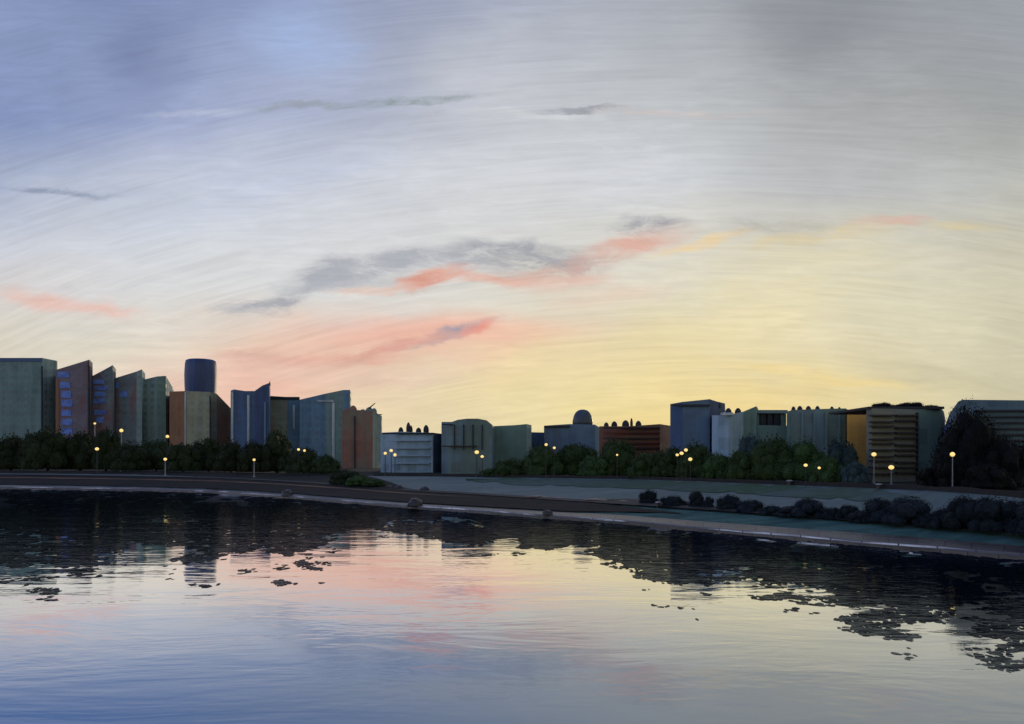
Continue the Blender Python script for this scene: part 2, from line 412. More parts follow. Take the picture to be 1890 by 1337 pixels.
def lipback(px): a = A_(px, 0); return (a[0] * (1 + LIPW / a[1]), a[1] + LIPW, .268)
def C_(px):
    x, y, z = at(LC, px); lb = lipback(px)
    if y < lb[1] + 1.0: y = lb[1] + 1.0; x = X(px, y)
    return (x, y, z)
strip('quay_slope', [lipback, lambda px: lerp(lipback(px), C_(px), .5), C_], M['quay_stone'], .03)
def E_(px): return at(LE, px)
strip('grass_bank', [C_] + [(lambda s: (lambda px: lerp(C_(px), E_(px), s)))(s / 5) for s in range(1, 5)] + [E_],
      M['grass'], .12)
def F_(px): return at(LF, px)
strip('riverside_road', [E_] + [(lambda s: (lambda px: lerp(E_(px), F_(px), s)))(s / 6) for s in range(1, 6)] + [F_], M['road'], .02)
def far(px, D):
    z = interp(LF, px)[1]; return (X(px, D), D, z)
def G_(s):
    def g(px):
        a = F_(px); D = a[1] + (3500 - a[1]) * s ** 3; return (X(px, D), D, a[2] + .1)
    return g
strip('ground', [lambda px: F_(px), lambda px: (lambda a: (a[0], a[1] + .05, a[2] + .1))(F_(px))] + [G_(s / 10) for s in range(1, 11)], M['ground'])
# hills? the far edge of the ground meets the sky behind the buildings

# dark brown sloping embankment left, over the grass sheet
def band(name, x0, x1, f0, f1, mat, z=.02, steps=3, kind='structure', seed=0, rag=0.0):
    pxs = [x0 + (x1 - x0) * k / 60 for k in range(61)]
    V = []; Fc = []; n = len(pxs)
    for i in range(steps + 1):
        for k, px in enumerate(pxs):
            s = i / steps
            e = min(1, k / 6, (60 - k) / 6)
            j = rag * noise.noise(Vector((px * .03, seed, i * 7)))
            a, b = f0(px), f1(px)
            mid = .5 + (s - .5) * max(.02, e) + j
            q = lerp(a, b, min(1, max(0, mid)))
            V.append((q[0], q[1], q[2] + z))
    for i in range(steps):
        for k in range(n - 1): Fc.append((i*n+k, i*n+k+1, (i+1)*n+k+1, (i+1)*n+k))
    return tag(meshobj(name, V, Fc, mat, smooth=True), kind=kind)
band('earth_bank', -700, 1260, C_, E_, M['quay_dark'], z=.10, steps=6, rag=.05)
band('kerb_strip', -600, 1900, lambda px: lerp(C_(px), E_(px), .93), lambda px: lerp(E_(px), F_(px), .05), M['wall_dark'], z=.17, steps=2)
band('brown_path', -500, 900, lambda px: lerp(C_(px), E_(px), .60), lambda px: lerp(C_(px), E_(px), .72), mat_rough('path', (120,88,64), (74,56,48), .3, .8, .3, .3, (.2,1,1)), z=.14, steps=2, rag=.2, seed=2)
band('planting_bed', 1100, 2250, lambda px: lerp(E_(px), F_(px), .02), lambda px: lerp(E_(px), F_(px), .13 if px > 1300 else .22), M['wall_dark'], z=.06, steps=3, rag=.15, seed=5)
band('verge', 860, 1700, lambda px: lerp(E_(px), F_(px), .55), lambda px: lerp(E_(px), F_(px), .97), mat_rough('verge', (74,98,76), (92,108,108), .12, .9, .4, .1, (.25,1,1)), z=.05, steps=3, rag=.5, seed=8)

band('dark_shore', -700, 880, lambda px: lerp(C_(px), E_(px), .8), lambda px: lerp(E_(px), F_(px), max(.06, min(1.0, (760 - px) / 90))), M['quay_black'], z=.125, steps=8, rag=.02, seed=4)
# low dark wall along the far side of the road
def low_wall(x0, x1, h, name, label):
    pxs = [x0 + (x1 - x0) * k / 80 for k in range(81)]
    V = []; Fc = []
    for px in pxs:
        a = F_(px); hh = h * (.85 + .3 * noise.noise(Vector((px * .02, 1, 1))))
        V += [(a[0], a[1] - .3, a[2] - .2), (a[0], a[1] - .3, a[2] + hh), (a[0], a[1] + .2, a[2] + hh), (a[0], a[1] + .2, a[2] - .2)]
    for k in range(len(pxs) - 1):
        b = 4 * k
        for i in range(3): Fc.append((b+i, b+i+1, b+4+i+1, b+4+i))
    Fc += [(0,1,2,3), tuple(4*(len(pxs)-1)+i for i in (3,2,1,0))]
    b0 = F_(pxs[len(pxs)//2])
    o = meshobj(name, V, Fc, M['wall_dark'], loc=(b0[0], b0[1], b0[2]))
    tag(o, label, 'wall')
low_wall(690, 2290, .42, 'low_wall', 'long low dark wall along the far side of the pale road')

# ------------------------------------------------------------------ water
m, t, p = material('water')
for n in list(t.n):
    if n != t.n['Material Output']: t.n.remove(n)
mo = t.n['Material Output']
o = t.new('ShaderNodeTexCoord').outputs['Object']
n1 = t.noise(t.mapping(o, scale=(.13, .30, 1)), 1.0, 4, .6, .5)
n2 = t.noise(t.mapping(o, rot=(0,0,.2), scale=(.5, 1.6, 1)), 1.0, 3, .55, .3)
n3 = t.noise(t.mapping(o, rot=(0,0,-.15), scale=(3, 7, 1)), 1.0, 3, .6)
b1 = t.new('ShaderNodeBump'); b1.inputs['Strength'].default_value = 1; b1.inputs['Distance'].default_value = .034; t.plug(b1.inputs['Height'], n1)
b2 = t.new('ShaderNodeBump'); b2.inputs['Strength'].default_value = 1; b2.inputs['Distance'].default_value = .0035; t.plug(b2.inputs['Height'], n2); t.plug(b2.inputs['Normal'], b1.outputs[0])
b3 = t.new('ShaderNodeBump'); b3.inputs['Strength'].default_value = 1; b3.inputs['Distance'].default_value = .0006; t.plug(b3.inputs['Height'], n3); t.plug(b3.inputs['Normal'], b2.outputs[0])
gl = t.new('ShaderNodeBsdfGlossy'); gl.inputs['Roughness'].default_value = .025; gl.inputs['Color'].default_value = (.90,.92,.96,1)
t.plug(gl.inputs['Normal'], b3.outputs[0])
df = t.new('ShaderNodeBsdfDiffuse')
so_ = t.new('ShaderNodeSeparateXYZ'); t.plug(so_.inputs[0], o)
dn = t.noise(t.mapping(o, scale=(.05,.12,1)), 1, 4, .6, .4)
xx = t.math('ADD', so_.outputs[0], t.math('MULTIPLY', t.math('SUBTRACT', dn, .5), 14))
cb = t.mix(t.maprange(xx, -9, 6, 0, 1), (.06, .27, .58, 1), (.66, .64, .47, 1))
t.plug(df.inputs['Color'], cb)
lw = t.new('ShaderNodeFresnel'); lw.inputs['IOR'].default_value = 1.33
t.plug(lw.inputs['Normal'], b2.outputs[0])
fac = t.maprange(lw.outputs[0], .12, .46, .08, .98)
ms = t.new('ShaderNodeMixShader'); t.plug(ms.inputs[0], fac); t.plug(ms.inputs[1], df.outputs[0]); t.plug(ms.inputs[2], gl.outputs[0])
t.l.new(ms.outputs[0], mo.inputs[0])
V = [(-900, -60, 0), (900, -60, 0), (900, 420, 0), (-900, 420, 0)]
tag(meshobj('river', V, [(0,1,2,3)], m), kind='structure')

# ------------------------------------------------------------------ buildings
def gz(px): return interp(LF, px)[1] + .1
def building(name, label, colsp, mats, dep=18, cat='building', group=None, roofmat=None, parapet=.0):
    """colsp: (px, top row, distance) of the wall corners seen from left to right; mats: one per wall between them"""
    c0 = sum(c[0] for c in colsp) / len(colsp)
    global RT; RT = rate(c0) * rate_b(c0)
    colsp = [(a, b_, d_ * RT) for a, b_, d_ in colsp]
    D0 = sum(c[2] for c in colsp) / len(colsp)
    loc = Vector((X(c0, D0), D0 + dep / 2, gz(c0)))
    root = empty(name, loc); tag(root, label, cat, group)
    zb = gz(c0) - .5
    Vv = []; Fc = []; fm = []; uv = []
    slots = []
    def slot(mm):
        if mm not in slots: slots.append(mm)
        return slots.index(mm)
    n = len(colsp)
    fr = [(X(px, D), D, Z(ty, D)) for px, ty, D in colsp]
    bkD = max(c[2] for c in colsp) + dep
    bk = [(x * (bkD + .3) / y, bkD, z) for x, y, z in fr]
    for x, y, z in fr: Vv += [(x, y, zb), (x, y, z)]
    o2 = len(Vv)
    for x, y, z in bk: Vv += [(x, y, zb), (x, y, z)]
    s = 0.0; us = [0.0]
    for a, b in zip(fr, fr[1:]):
        s += math.hypot(b[0]-a[0], b[1]-a[1]); us.append(s)
    ro = random.uniform(0, 300)
    for i in range(n - 1):
        Fc.append((2*i, 2*(i+1), 2*(i+1)+1, 2*i+1)); fm.append(slot(mats[min(i, len(mats)-1)]))
        uv.append([(us[i]+ro, 0), (us[i+1]+ro, 0), (us[i+1]+ro, fr[i+1][2]-zb), (us[i]+ro, fr[i][2]-zb)])
    rm = roofmat or M['roof']
    for i in range(n - 1):
        Fc.append((2*i+1, 2*(i+1)+1, o2+2*(i+1)+1, o2+2*i+1)); fm.append(slot(rm)); uv.append([(0,0),(3,0),(3,3),(0,3)])
    for i, flip in ((0, True), (n-1, False)):
        q = [2*i, o2+2*i, o2+2*i+1, 2*i+1]
        dd = bk[i][1] - fr[i][1]; hh = fr[i][2] - zb
        w_ = [(ro, 0), (ro+dd, 0), (ro+dd, hh), (ro, hh)]
        if flip: q.reverse(); w_.reverse()
        Fc.append(tuple(q)); fm.append(slot(mats[0 if i == 0 else -1])); uv.append(w_)
    for i in range(n - 1):
        Fc.append((o2+2*(i+1), o2+2*i, o2+2*i+1, o2+2*(i+1)+1)); fm.append(slot(mats[-1]))
        uv.append([(us[i+1], 0), (us[i], 0), (us[i], 20), (us[i+1], 20)])
    meshobj('wall', Vv, Fc, slots, root, loc, fm, uv)
    root['_loc'] = 0
    del root['_loc']
    return root
def fbox(root, name, x0, x1, y0, y1, D, proud, mat, thick=None, label=None, taper=0):
    """a box standing proud of a wall that faces the river at distance D; pixel rows give its real height"""
    D = D * RT; mb = MB(); th = thick if thick else proud + .1
    mb.box(X(x0, D), X(x1, D), D - proud, D - proud + th, Z(y1, D), Z(y0, D), taper)
    o = mb.build(name, mat, root, root.location)
    if label: o['label'] = label
    return o
def turret(root, px, ytop, ybase, hw, D, mat, name='roof_turret', back=3):
    D = D * RT; back = 1.5
    r = hw / F * D; zt, zb_ = Z(ytop, D), Z(ybase, D) - .3
    h = zt - zb_
    mb = MB().lathe(X(px, D), D + back, [(r, zb_), (r*1.04, zb_+h*.5), (r*.9, zb_+h*.72), (r*.5, zb_+h*.93), (r*.1, zt)], 10)
    return mb.build(name, mat, root, root.location, smooth=False)

M['roof'] = mat_rough('roof', (62,68,74), (46,52,58), .4, .9)
FC = {}
def fcm(key, *a, **k):
    if key not in FC: FC[key] = mat_facade('facade_' + key, *a, **k)
    return FC[key]
teal   = fcm('teal', (104,122,124), (82,98,104))
teal2  = fcm('teal2', (92,110,114), (72,92,92), win=.25)
tealg  = fcm('teal_green', (88,110,106), (70,88,82), win=.25)
tealp  = fcm('teal_pale', (124,140,142), (98,114,120))
maroon = fcm('maroon', (88,74,84), (78,78,90), accent=(100,58,58), acc=.1, win=.3)
rust   = fcm('rust', (92,72,80), (76,74,88), accent=(100,62,58), acc=.2, win=.3)
purple = fcm('purple', (84,80,92), (74,86,94), accent=(104,62,62), acc=.2, win=.3)
brown  = fcm('brown', (120,82,52), (98,72,54), win=.15)
beige  = fcm('beige', (124,120,98), (100,104,94), win=.25)
teabrn = fcm('teal_brown', (100,108,98), (90,100,96), accent=(118,88,62), acc=.3, win=.25)
navy   = fcm('navy', (58,78,108), (46,62,90), win=.3)
navyd  = fcm('navy_dark', (50,66,98), (40,52,80), win=.2)
bluet  = fcm('blue_teal', (80,104,124), (62,84,106), win=.25)
brick  = fcm('brick', (112,74,60), (92,68,60), accent=(92,98,88), acc=.3, win=.2)
green  = fcm('green', (90,108,108), (68,84,96), accent=(80,92,76), acc=.4, win=.35)
slate  = fcm('slate', (70,88,110), (60,78,96), win=.3)
slatep = fcm('slate_pale', (132,148,162), (104,124,138), win=.3)
redb   = fcm('red_band', (108,66,52), (84,62,54), win=.15, hstreak=True)
ochre  = fcm('ochre', (178,132,58), (146,108,56), win=.1)
band_  = fcm('banded', (100,98,84), (80,82,76), win=.2, hstreak=True)
bandt  = fcm('banded_teal', (72,92,104), (50,66,80), win=.1, hstreak=True)
M['blue_glass'] = mat_rough('blue_glass', (104,142,226), (76,96,170), .25, .6, .2, .4, (1,1,2))
M['highlight_trim'] = mat_rough('highlight_trim', (188,200,208), (130,146,158), .3, .5, .2, .4, (1,1,.2))  # pale colour for highlights painted along facade edges
M['dark_trim'] = mat_rough('dark_trim', (44,52,62), (34,40,48), .3, .6)
M['slab'] = mat_rough('slab', (64,60,56), (48,46,46), .3, .7, .3, .3, (.4,1,1))
M['slab_red'] = mat_rough('slab_red', (122,62,44), (78,50,44), .3, .7, .3, .3, (.4,1,1))

# 1 left-most
b = building('apartment_tower', 'tall flat-topped grey teal tower at the left end of the skyline', [(-60,664,560),(78,661,560),(104,666,575),(106,667,600)], [teal2, tealp, teal], 30)
fbox(b, 'parapet', -60, 78, 661, 668, 560, .25, navy, .6)
fbox(b, 'corner_trim', 76.5, 79, 676, 860, 560, .35, M['dark_trim'])
building('apartment_tower', 'low dull teal block at the far left edge behind the trees', [(-260,700,620),(-90,694,620),(-62,700,640)], [teal2, teal], 30)
# 2 slanted maroon
b = building('apartment_tower', 'slant-roofed maroon tower with a column of large blue window patches', [(103,683,540),(165,664,540),(171,670,556)], [maroon, purple], 22)
for k, (a, c, x0, x1) in enumerate([(687,697,107,128),(706,717,110,130),(722,735,113,132),(738,751,114,134),(757,768,114,132),(774,785,115,134),(790,802,114,134)]):
    fbox(b, 'window', x0, x1, a, c, 540, .25, M['blue_glass'])
fbox(b, 'red_pier', 103.5, 109, 700, 860, 540, .3, brick)
fbox(b, 'corner_trim', 163, 165.5, 668, 860, 540, .5, M['dark_trim'])
# 3
b = building('apartment_tower', 'rust red slant-roofed tower with blue window bands, right of the tallest maroon one', [(167,696,550),(192,683,550),(208,674,550),(214,682,566)], [rust, purple, teal], 22)
for a, c, x0, x1 in [(701,709,172,192),(713,720,174,198),(723,732,174,194),(736,745,172,194),(757,766,174,196),(770,781,178,192)]:
    fbox(b, 'window', x0, x1, a, c, 550, .25, M['blue_glass'])
# 4
b = building('apartment_tower', 'purple grey slant-roofed tower with a small blue window patch and teal side', [(213,698,560),(252,686,560),(262,682,560),(268,690,580)], [purple, teal, tealp], 22)
for a, c, x0, x1 in [(706,717,214,219),(722,733,221,236)]:
    fbox(b, 'window', x0, x1, a, c, 560, .25, M['blue_glass'])
# 5
building('apartment_tower', 'plain teal grey tower with a sloping right shoulder beside the brown block', [(265,701,570),(290,695,570),(306,694,570),(320,718,588)], [teal, tealg, tealp], 24)
# 6 barrel
D = 700 * rate(330); loc = Vector((X(359.5, D), D + 15, gz(300)))
root = empty('round_tower', loc); tag(root, 'dark blue barrel-shaped tower rising behind the brown block', 'tower')
r = 28.5 / F * D; zt = Z(661, D)
mb = MB().lathe(loc.x, D + r, [(r*.93, 0), (r*.95, zt-24), (r*1.0, zt-16), (r*1.02, zt-9), (r*.98, zt-2.5), (r*.93, zt-.6), (r*.8, zt)], 28)
ob = mb.build('wall', mat_rough('barrel', (60,86,138), (40,58,104), .12, .5, .2, .4, (1.6,1.6,.12)), root, loc, smooth=True)
# 7
b = building('apartment_block', 'brown and beige block with a roof sloping down at its right end', [(313,723,540),(342,722,530),(388,724,530),(400,727,536),(426,754,548)], [brown, beige, teabrn, brick], 26)
fbox(b, 'corner_trim', 387, 389.5, 730, 860, 530, .3, M['dark_trim'])
fbox(b, 'corner_trim', 341, 343.5, 724, 860, 530, .3, M['highlight_trim'])  # pale strip painted as a highlight along the corner
# 8
b = building('glass_tower', 'navy blue tower with pale vertical painted highlights and a spiked right corner', [(426,721,500),(432,719,495),(452,722,495),(470,722,495),(484,712,495),(497,707,495),(499,716,510)], [bluet, navy, navy, navyd, navyd, bluet], 20, cat='tower')
for x0, x1, a, m_ in [(427.5,431,724,M['highlight_trim']),(457,461,730,M['highlight_trim']),(488,491,742,bluet)]:
    fbox(b, 'fin', x0, x1, a, 850, 495, .6, m_)  # the pale ones are painted highlights where the edges catch light
mb = MB(); mb.box(X(496,495*RT), X(498.5,495*RT), 495*RT+.2, 495*RT+1, Z(712,495*RT), Z(704,495*RT), .6); mb.build('roof_spike', M['dark_trim'], b, b.location)
# 9
b = building('office_block', 'teal block with a brown patch between the navy tower and the long teal slab', [(499,731,520),(530,733,520),(553,734,520)], [teabrn, bluet], 24)
fbox(b, 'roof_ledge', 499, 553, 733, 738, 520, .5, M['dark_trim'])
fbox(b, 'fin', 541, 544.5, 748, 792, 520, .5, M['highlight_trim'])  # pale strip painted as a highlight on the wall
# 10
b = building('office_block', 'long teal slab building with a roof rising to the right and one pale vertical painted highlight', [(553,738,505),(600,727,505),(634,720,505),(646,720,505),(648,726,520)], [bluet, teal2, bluet, teal], 24)
fbox(b, 'fin', 613.5, 618, 744, 862, 505, .6, M['highlight_trim'])  # pale strip painted as a highlight on the wall
fbox(b, 'roof_ledge', 586, 616, 739, 742, 505, .4, M['highlight_trim'])  # pale strip painted as a highlight along the roof edge
# 11
b = building('brick_tower', 'red-brown brick tower with knobbed roof right of the long teal slab', [(631,760,410),(655,757,410),(688,758,410),(704,768,420),(705,768,440)], [brick, brick, teal, tealg], 20, cat='tower')
for px, yt, hw in [(637,754,6),(650,748,7),(668,755,6),(680,751,7),(689,753,5),(700,764,4)]:
    turret(b, px, yt, 764, hw, 412, brick if px < 660 else teal2)
fbox(b, 'fin', 654, 656, 768, 870, 410, .4, M['dark_trim'])
mb = MB().tube([(X(680,412*RT), 413*RT, Z(754,412*RT)), (X(692,412*RT), 413*RT, Z(744,412*RT))], .25, .12); mb.build('antenna', M['dark_trim'], b, b.location)
# 12
b = building('office_block', 'low wide pale blue-grey block with small turrets on a flat roof', [(703,799,330),(740,797,322),(800,799,322),(816,801,330)], [slatep, slatep, slate], 20)
for px, yt, hw in [(738,788,4.5),(752,779,4),(757,785,3),(771,789,5),(785,784,5)]: turret(b, px, yt, 799, hw, 324, M['dark_trim'])
fbox(b, 'roof_ledge', 706, 800, 799, 802, 322, .5, M['dark_trim'])
for yy in (812, 826, 840, 854): fbox(b, 'balcony', 706, 794, yy, yy + 2.6, 322, .6, slatep)
fbox(b, 'corner_trim', 796.5, 799, 805, 876, 322, .4, M['highlight_trim'])  # pale strip painted as a highlight along the corner
# 13
b = building('office_block', 'dark green-blue block with a low arched roof in the middle of the skyline', [(815,779,300),(834,779,296),(845,775,296),(862,773,296),(882,773,296),(898,776,296),(908,784,296),(912,788,305)], [green, green, green, green, green, green, slate], 18)
for x0 in (838, 855, 872, 889): fbox(b, 'fin', x0, x0+2, 784, 830, 296, .3, M['dark_trim'])
fbox(b, 'roof_ledge', 816, 836, 783, 785, 296, .5, M['dark_trim'])
fbox(b, 'balcony', 816, 880, 823, 825, 296, .5, M['slab'])
# 14
building('office_block', 'teal block with a slightly raised right corner right of the arched roof', [(910,787,320),(950,785,320),(972,783,320),(981,785,328)], [tealg, tealg, teal], 20)
# 15
building('office_block', 'small navy block in the gap between teal block and domed building', [(980,798,350),(1022,799,350)], [slate], 20)
b = building('domed_building', 'slate blue building with a tall rounded dome on its roof', [(1004,786,330),(1050,783,330),(1098,784,330),(1108,790,340)], [slate, slate, bluet], 24)
D = 332 * RT; r = 18.5 / F * D; zb_ = Z(785, D); zt = Z(755, D)
prof = [(r, zb_ - .4), (r*1.03, zb_ + .8)] + [(r * math.cos(a) ** .8, zb_ + .8 + (zt - zb_ - .8) * math.sin(a)) for a in [R(q) for q in (15,30,45,60,72,82,88)]]
MB().lathe(X(1077, D), D + r, prof, 24).build('dome', mat_rough('dome', (66,84,100), (48,60,76), .3, .45, .3, .5), b, b.location, smooth=True)
fbox(b, 'roof_ledge', 1005, 1052, 786, 789, 330, .6, M['dark_trim'])
# 16
b = building('banded_building', 'low red-brown building with dark horizontal bands and rooftop chimneys', [(1106,787,260),(1160,787,256),(1218,783,256),(1237,786,270)], [redb, redb, brick], 18)
for k, yy in enumerate((789, 798, 808, 817, 826)):
    fbox(b, 'balcony', 1112, 1217, yy, yy + 2.6, 256, .8, M['slab_red'] if k % 2 else M['slab'])
for px, yt, hw in [(1121,779,4.5),(1136,777,5.5),(1157,775,6.5),(1168,771,2.5),(1181,776,5.5)]: turret(b, px, yt, 788, hw, 258, M['dark_trim'], 'chimney')
# 17
b = building('office_tower', 'tall navy tower with a dark right side right of the banded red-brown building', [(1237,746,225),(1260,742,222),(1310,737,222),(1318,740,226),(1338,745,236)], [navy, slate, navyd, navyd], 14, cat='tower')
for px, yt, hw in [(1322,738,6),(1331,741,5)]: turret(b, px, yt, 748, hw, 228, M['dark_trim'], 'roof_tank')
fbox(b, 'roof_ledge', 1240, 1309, 747, 750, 222, .4, M['dark_trim'])
# 18
b = building('office_block', 'pale teal block with slanted roof rising right beside the navy tower', [(1314,767,212),(1345,766,208),(1372,760,208),(1396,750,208),(1399,754,214)], [slatep, tealp, tealg, teal], 14)
fbox(b, 'roof_ledge', 1330, 1352, 762, 767, 208, .5, M['highlight_trim'])  # pale strip painted as a highlight along the roof edge
for px in (1350,1368): turret(b, px, 752, 764, 6, 210, M['dark_trim'], 'roof_tank')
# 19
b = building('office_block', 'dark block with an open colonnade of short pillars along its roof', [(1397,785,214),(1454,786,214)], [tealg], 12)
fbox(b, 'roof', 1397, 1454, 757, 763, 214, 0, teal2, 8)
for px, hw in [(1400,4),(1411,5),(1424,4.5),(1437,5),(1449,5)]:
    fbox(b, 'pillar', px-hw, px+hw, 763, 786, 214, -.6, M['dark_trim'] if 1405 < px < 1445 else tealg, 2.2)
# 20
b = building('office_block', 'broad dark teal block with a row of small rooftop stumps beside the ochre wall', [(1452,760,205),(1462,757,200),(1520,755,200),(1561,754,200),(1567,758,208)], [tealg, green, tealg, slate], 14)
for px, yt, hw in [(1472,749,4),(1484,748,5),(1500,748,5),(1517,748,4.5),(1544,749,4),(1558,750,3)]: turret(b, px, yt, 758, hw, 202, M['dark_trim'], 'chimney')
for x0 in (1478, 1500, 1522, 1546): fbox(b, 'fin', x0, x0+3, 762, 846, 200, .35, teal2)
# 21
building('ochre_building', 'narrow ochre yellow building squeezed between dark teal and banded blocks', [(1563,757,190),(1602,757,190)], [ochre], 12)
# 22
b = building('apartment_block', 'grey-brown block with stacked balcony bands and a teal right wing', [(1599,756,152),(1610,754,150),(1692,756,150),(1738,755,152),(1742,760,158)], [band_, band_, tealg, teal], 12)
BANDED = b
for k in range(12):
    yy = 766 + k * 10.6
    if yy > 880: break
    o_ = 1.5 * math.sin(k * 2.1)
    fbox(b, 'balcony', 1604, 1646, yy + o_, yy + 3 + o_, 150, .55, M['slab'])
    fbox(b, 'balcony', 1651, 1690, yy - o_, yy + 3.4 - o_, 150, .55, M['slab'])
fbox(b, 'corner_trim', 1690, 1692.5, 762, 892, 150, .3, M['dark_trim'])
fbox(b, 'roof', 1601, 1740, 751, 755.5, 151, .3, M['dark_trim'], 10)
# 23
b = building('apartment_block', 'dark blue banded block behind the big black tree at the right edge', [(1742,792,140),(1752,765,136),(1768,742,136),(1776,738,136),(1960,740,136),(1990,744,146)], [navyd, slate, bandt, bandt, bandt], 14)
for k in range(9):
    fbox(b, 'balcony', 1800, 1960, 757 + k*11, 760 + k*11, 136, .5, M['dark_trim'])
building('apartment_block', 'plain teal grey block beyond the right end of the skyline', [(2010,770,170),(2160,768,170)], [teal2], 14)

# ------------------------------------------------------------------ vegetation
def crown_mesh(seed, nleaf, leaf, nl=9, tall=False):
    rnd = random.Random(seed)
    V = []; Fc = []
    lobes = [(Vector((0, 0, .50)), .50)]
    for k in range(nl):
        a = 2 * math.pi * k / nl + rnd.uniform(-.3, .3)
        rr = rnd.uniform(.38, .58); zz = rnd.uniform(.2, .62)
        lobes.append((Vector((math.cos(a) * rr, math.sin(a) * rr, zz)), rnd.uniform(.26, .40)))
    for k in range(5):
        a = rnd.uniform(0, 6.28); rr = rnd.uniform(.05, .36)
        lobes.append((Vector((math.cos(a) * rr, math.sin(a) * rr, rnd.uniform(.58, .76))), rnd.uniform(.18, .27)))
    for k in range(nl):
        a = 2 * math.pi * (k + .5) / nl + rnd.uniform(-.3, .3)
        rr = rnd.uniform(.5, .66); lobes.append((Vector((math.cos(a) * rr, math.sin(a) * rr, rnd.uniform(.08, .2))), rnd.uniform(.26, .36)))
    def onsurf(c, r, nrm):
        q = c + Vector((nrm.x * r, nrm.y * r, nrm.z * r * .92))
        return q
    for c, r in lobes:        # dark inner masses
        bm = bmesh.new(); bmesh.ops.create_icosphere(bm, subdivisions=2, radius=1)
        b = len(V)
        for v_ in bm.verts:
            n_ = v_.co.normalized(); k = .84 + .22 * noise.noise(n_ * 2.5 + Vector((seed, r * 9, 0)))
            q = onsurf(c, r * k, n_); q.z = max(q.z, .02); V.append(tuple(q))
        bm.verts.index_update()
        Fc += [tuple(b + v_.index for v_ in f.verts) for f in bm.faces]
        bm.free()
    tot = sum(r * r for _, r in lobes)
    for c, r in lobes:
        for _ in range(int(nleaf * r * r / tot)):
            n_ = Vector((rnd.gauss(0,1), rnd.gauss(0,1), rnd.gauss(0,1))).normalized()
            if n_.z < -.5: continue
            cl = noise.noise(n_ * 3.5 + c * 5)
            if cl < -.22 and rnd.random() < .7: continue
            q = onsurf(c, r * (.94 + .30 * rnd.random() ** 2.5 + .18 * cl), n_)
            if q.z < .02: continue
            # skip leaves deep inside other lobes
            if any((q - c2).length < r2 * .74 for c2, r2 in lobes if c2 is not c): continue
            nn = (n_ + Vector((rnd.gauss(0,.55), rnd.gauss(0,.55), rnd.gauss(0,.55)))).normalized()
            a = nn.orthogonal().normalized(); a.rotate(Matrix.Rotation(rnd.uniform(0, 6.28), 3, nn)); bb = nn.cross(a)
            s = leaf * rnd.uniform(.6, 1.4)
            b = len(V)
            V += [tuple(q + a*s), tuple(q + bb*s*.62), tuple(q - a*s), tuple(q - bb*s*.62)]
            Fc.append((b, b+1, b+2, b+3))
    me = bpy.data.meshes.new('crown'); me.from_pydata(V, [], Fc); me.materials.append(M['leaf_dark']); me.update()
    return me
CR = [crown_mesh(s, 5200, .034) for s in (1, 2, 3, 4)]
BIG = [crown_mesh(11, 15000, .020, 12), crown_mesh(12, 15000, .020, 12)]
BU = [crown_mesh(s, 9000, .024, 8) for s in (21, 22, 23)]
def trunk_mesh(seed):
    rnd = random.Random(seed)
    mb = MB().tube([(0,0,-.05),(.01,0,.12),(-.01,.01,.3),(.0,0,.55)], .055, .03)
    for k in range(4):
        a = k * 1.57 + rnd.uniform(-.4, .4)
        mb.tube([(0,0,.2+.05*k),(math.cos(a)*.2, math.sin(a)*.2, .38+.04*k),(math.cos(a)*.42, math.sin(a)*.42, .55)], .025, .008, 5)
    me = bpy.data.meshes.new('trunk'); me.from_pydata(mb.v, [], mb.f); me.materials.append(M['bark']); me.update()
    return me
TR = [trunk_mesh(s) for s in (1, 2)]
def plant(name, label, px, ytop, hw, D, mat, meshes, cat='tree', group=None, k=0, base=None, trunk=True, zb=None, lift=.02, sqy=1.0):
    z0 = (gz(px) if zb is None else zb)
    h = Z(ytop, D) - z0; r = hw / F * D
    root = empty(name, (X(px, D), D, z0)); tag(root, label, cat, group)
    root.rotation_euler.z = random.uniform(0, 6.28)
    ob = bpy.data.objects.new('crown', meshes[k % len(meshes)]); col.objects.link(ob); ob.parent = root
    ob.scale = (r * 1.12, r * 1.12 * sqy, h * 1.02 * (1 - lift)); ob.location = (0, 0, h * lift)
    ob.material_slots[0].link = 'OBJECT'; ob.material_slots[0].material = mat
    if trunk:
        tk = bpy.data.objects.new('trunk', TR[k % 2]); col.objects.link(tk); tk.parent = root; tk.scale = (h * .55, h * .55, h)
    return root
LT = [  # px, top, half width, extra distance, label
 (-70,806,52,20,'dark tree cut by the left edge of the view'),
 (20,812,44,10,'dark tree at the far left under the flat-topped tower'),
 (88,797,46,6,'dark green domed tree below the maroon slant-roofed tower'),
 (148,806,40,14,'dark tree between the leftmost dome and the lit lamp in front'),
 (196,797,30,8,'narrow tall dark tree with a rounded crown below the rust red tower'),
 (242,826,40,2,'low dark tree right of the narrow rounded one'),
 (288,819,42,16,'dark green tree below the plain teal grey tower'),
 (338,827,40,4,'dark tree right under the brown end of the beige block'),
 (385,816,38,14,'dark rounded tree under the beige block'),
 (426,823,36,8,'dark tree in front of the left edge of the navy tower'),
 (468,822,34,2,'low dark tree below the navy tower, behind a lit lamp'),
 (512,803,38,12,'tallest domed dark tree, right of the navy tower base'),
 (560,834,38,4,'dark tree below the brown-patched teal block'),
 (600,848,34,4,'low dark tree where the left tree line begins to fall'),
]
for k, (px, ty, hw, ex, lb) in enumerate(LT):
    D = F_(px)[1] + 1 + ex * .8
    plant('tree', lb, px, ty - 9, hw * .9, D, M['leaf_dark'], CR, group='dark trees along the left bank', k=k)
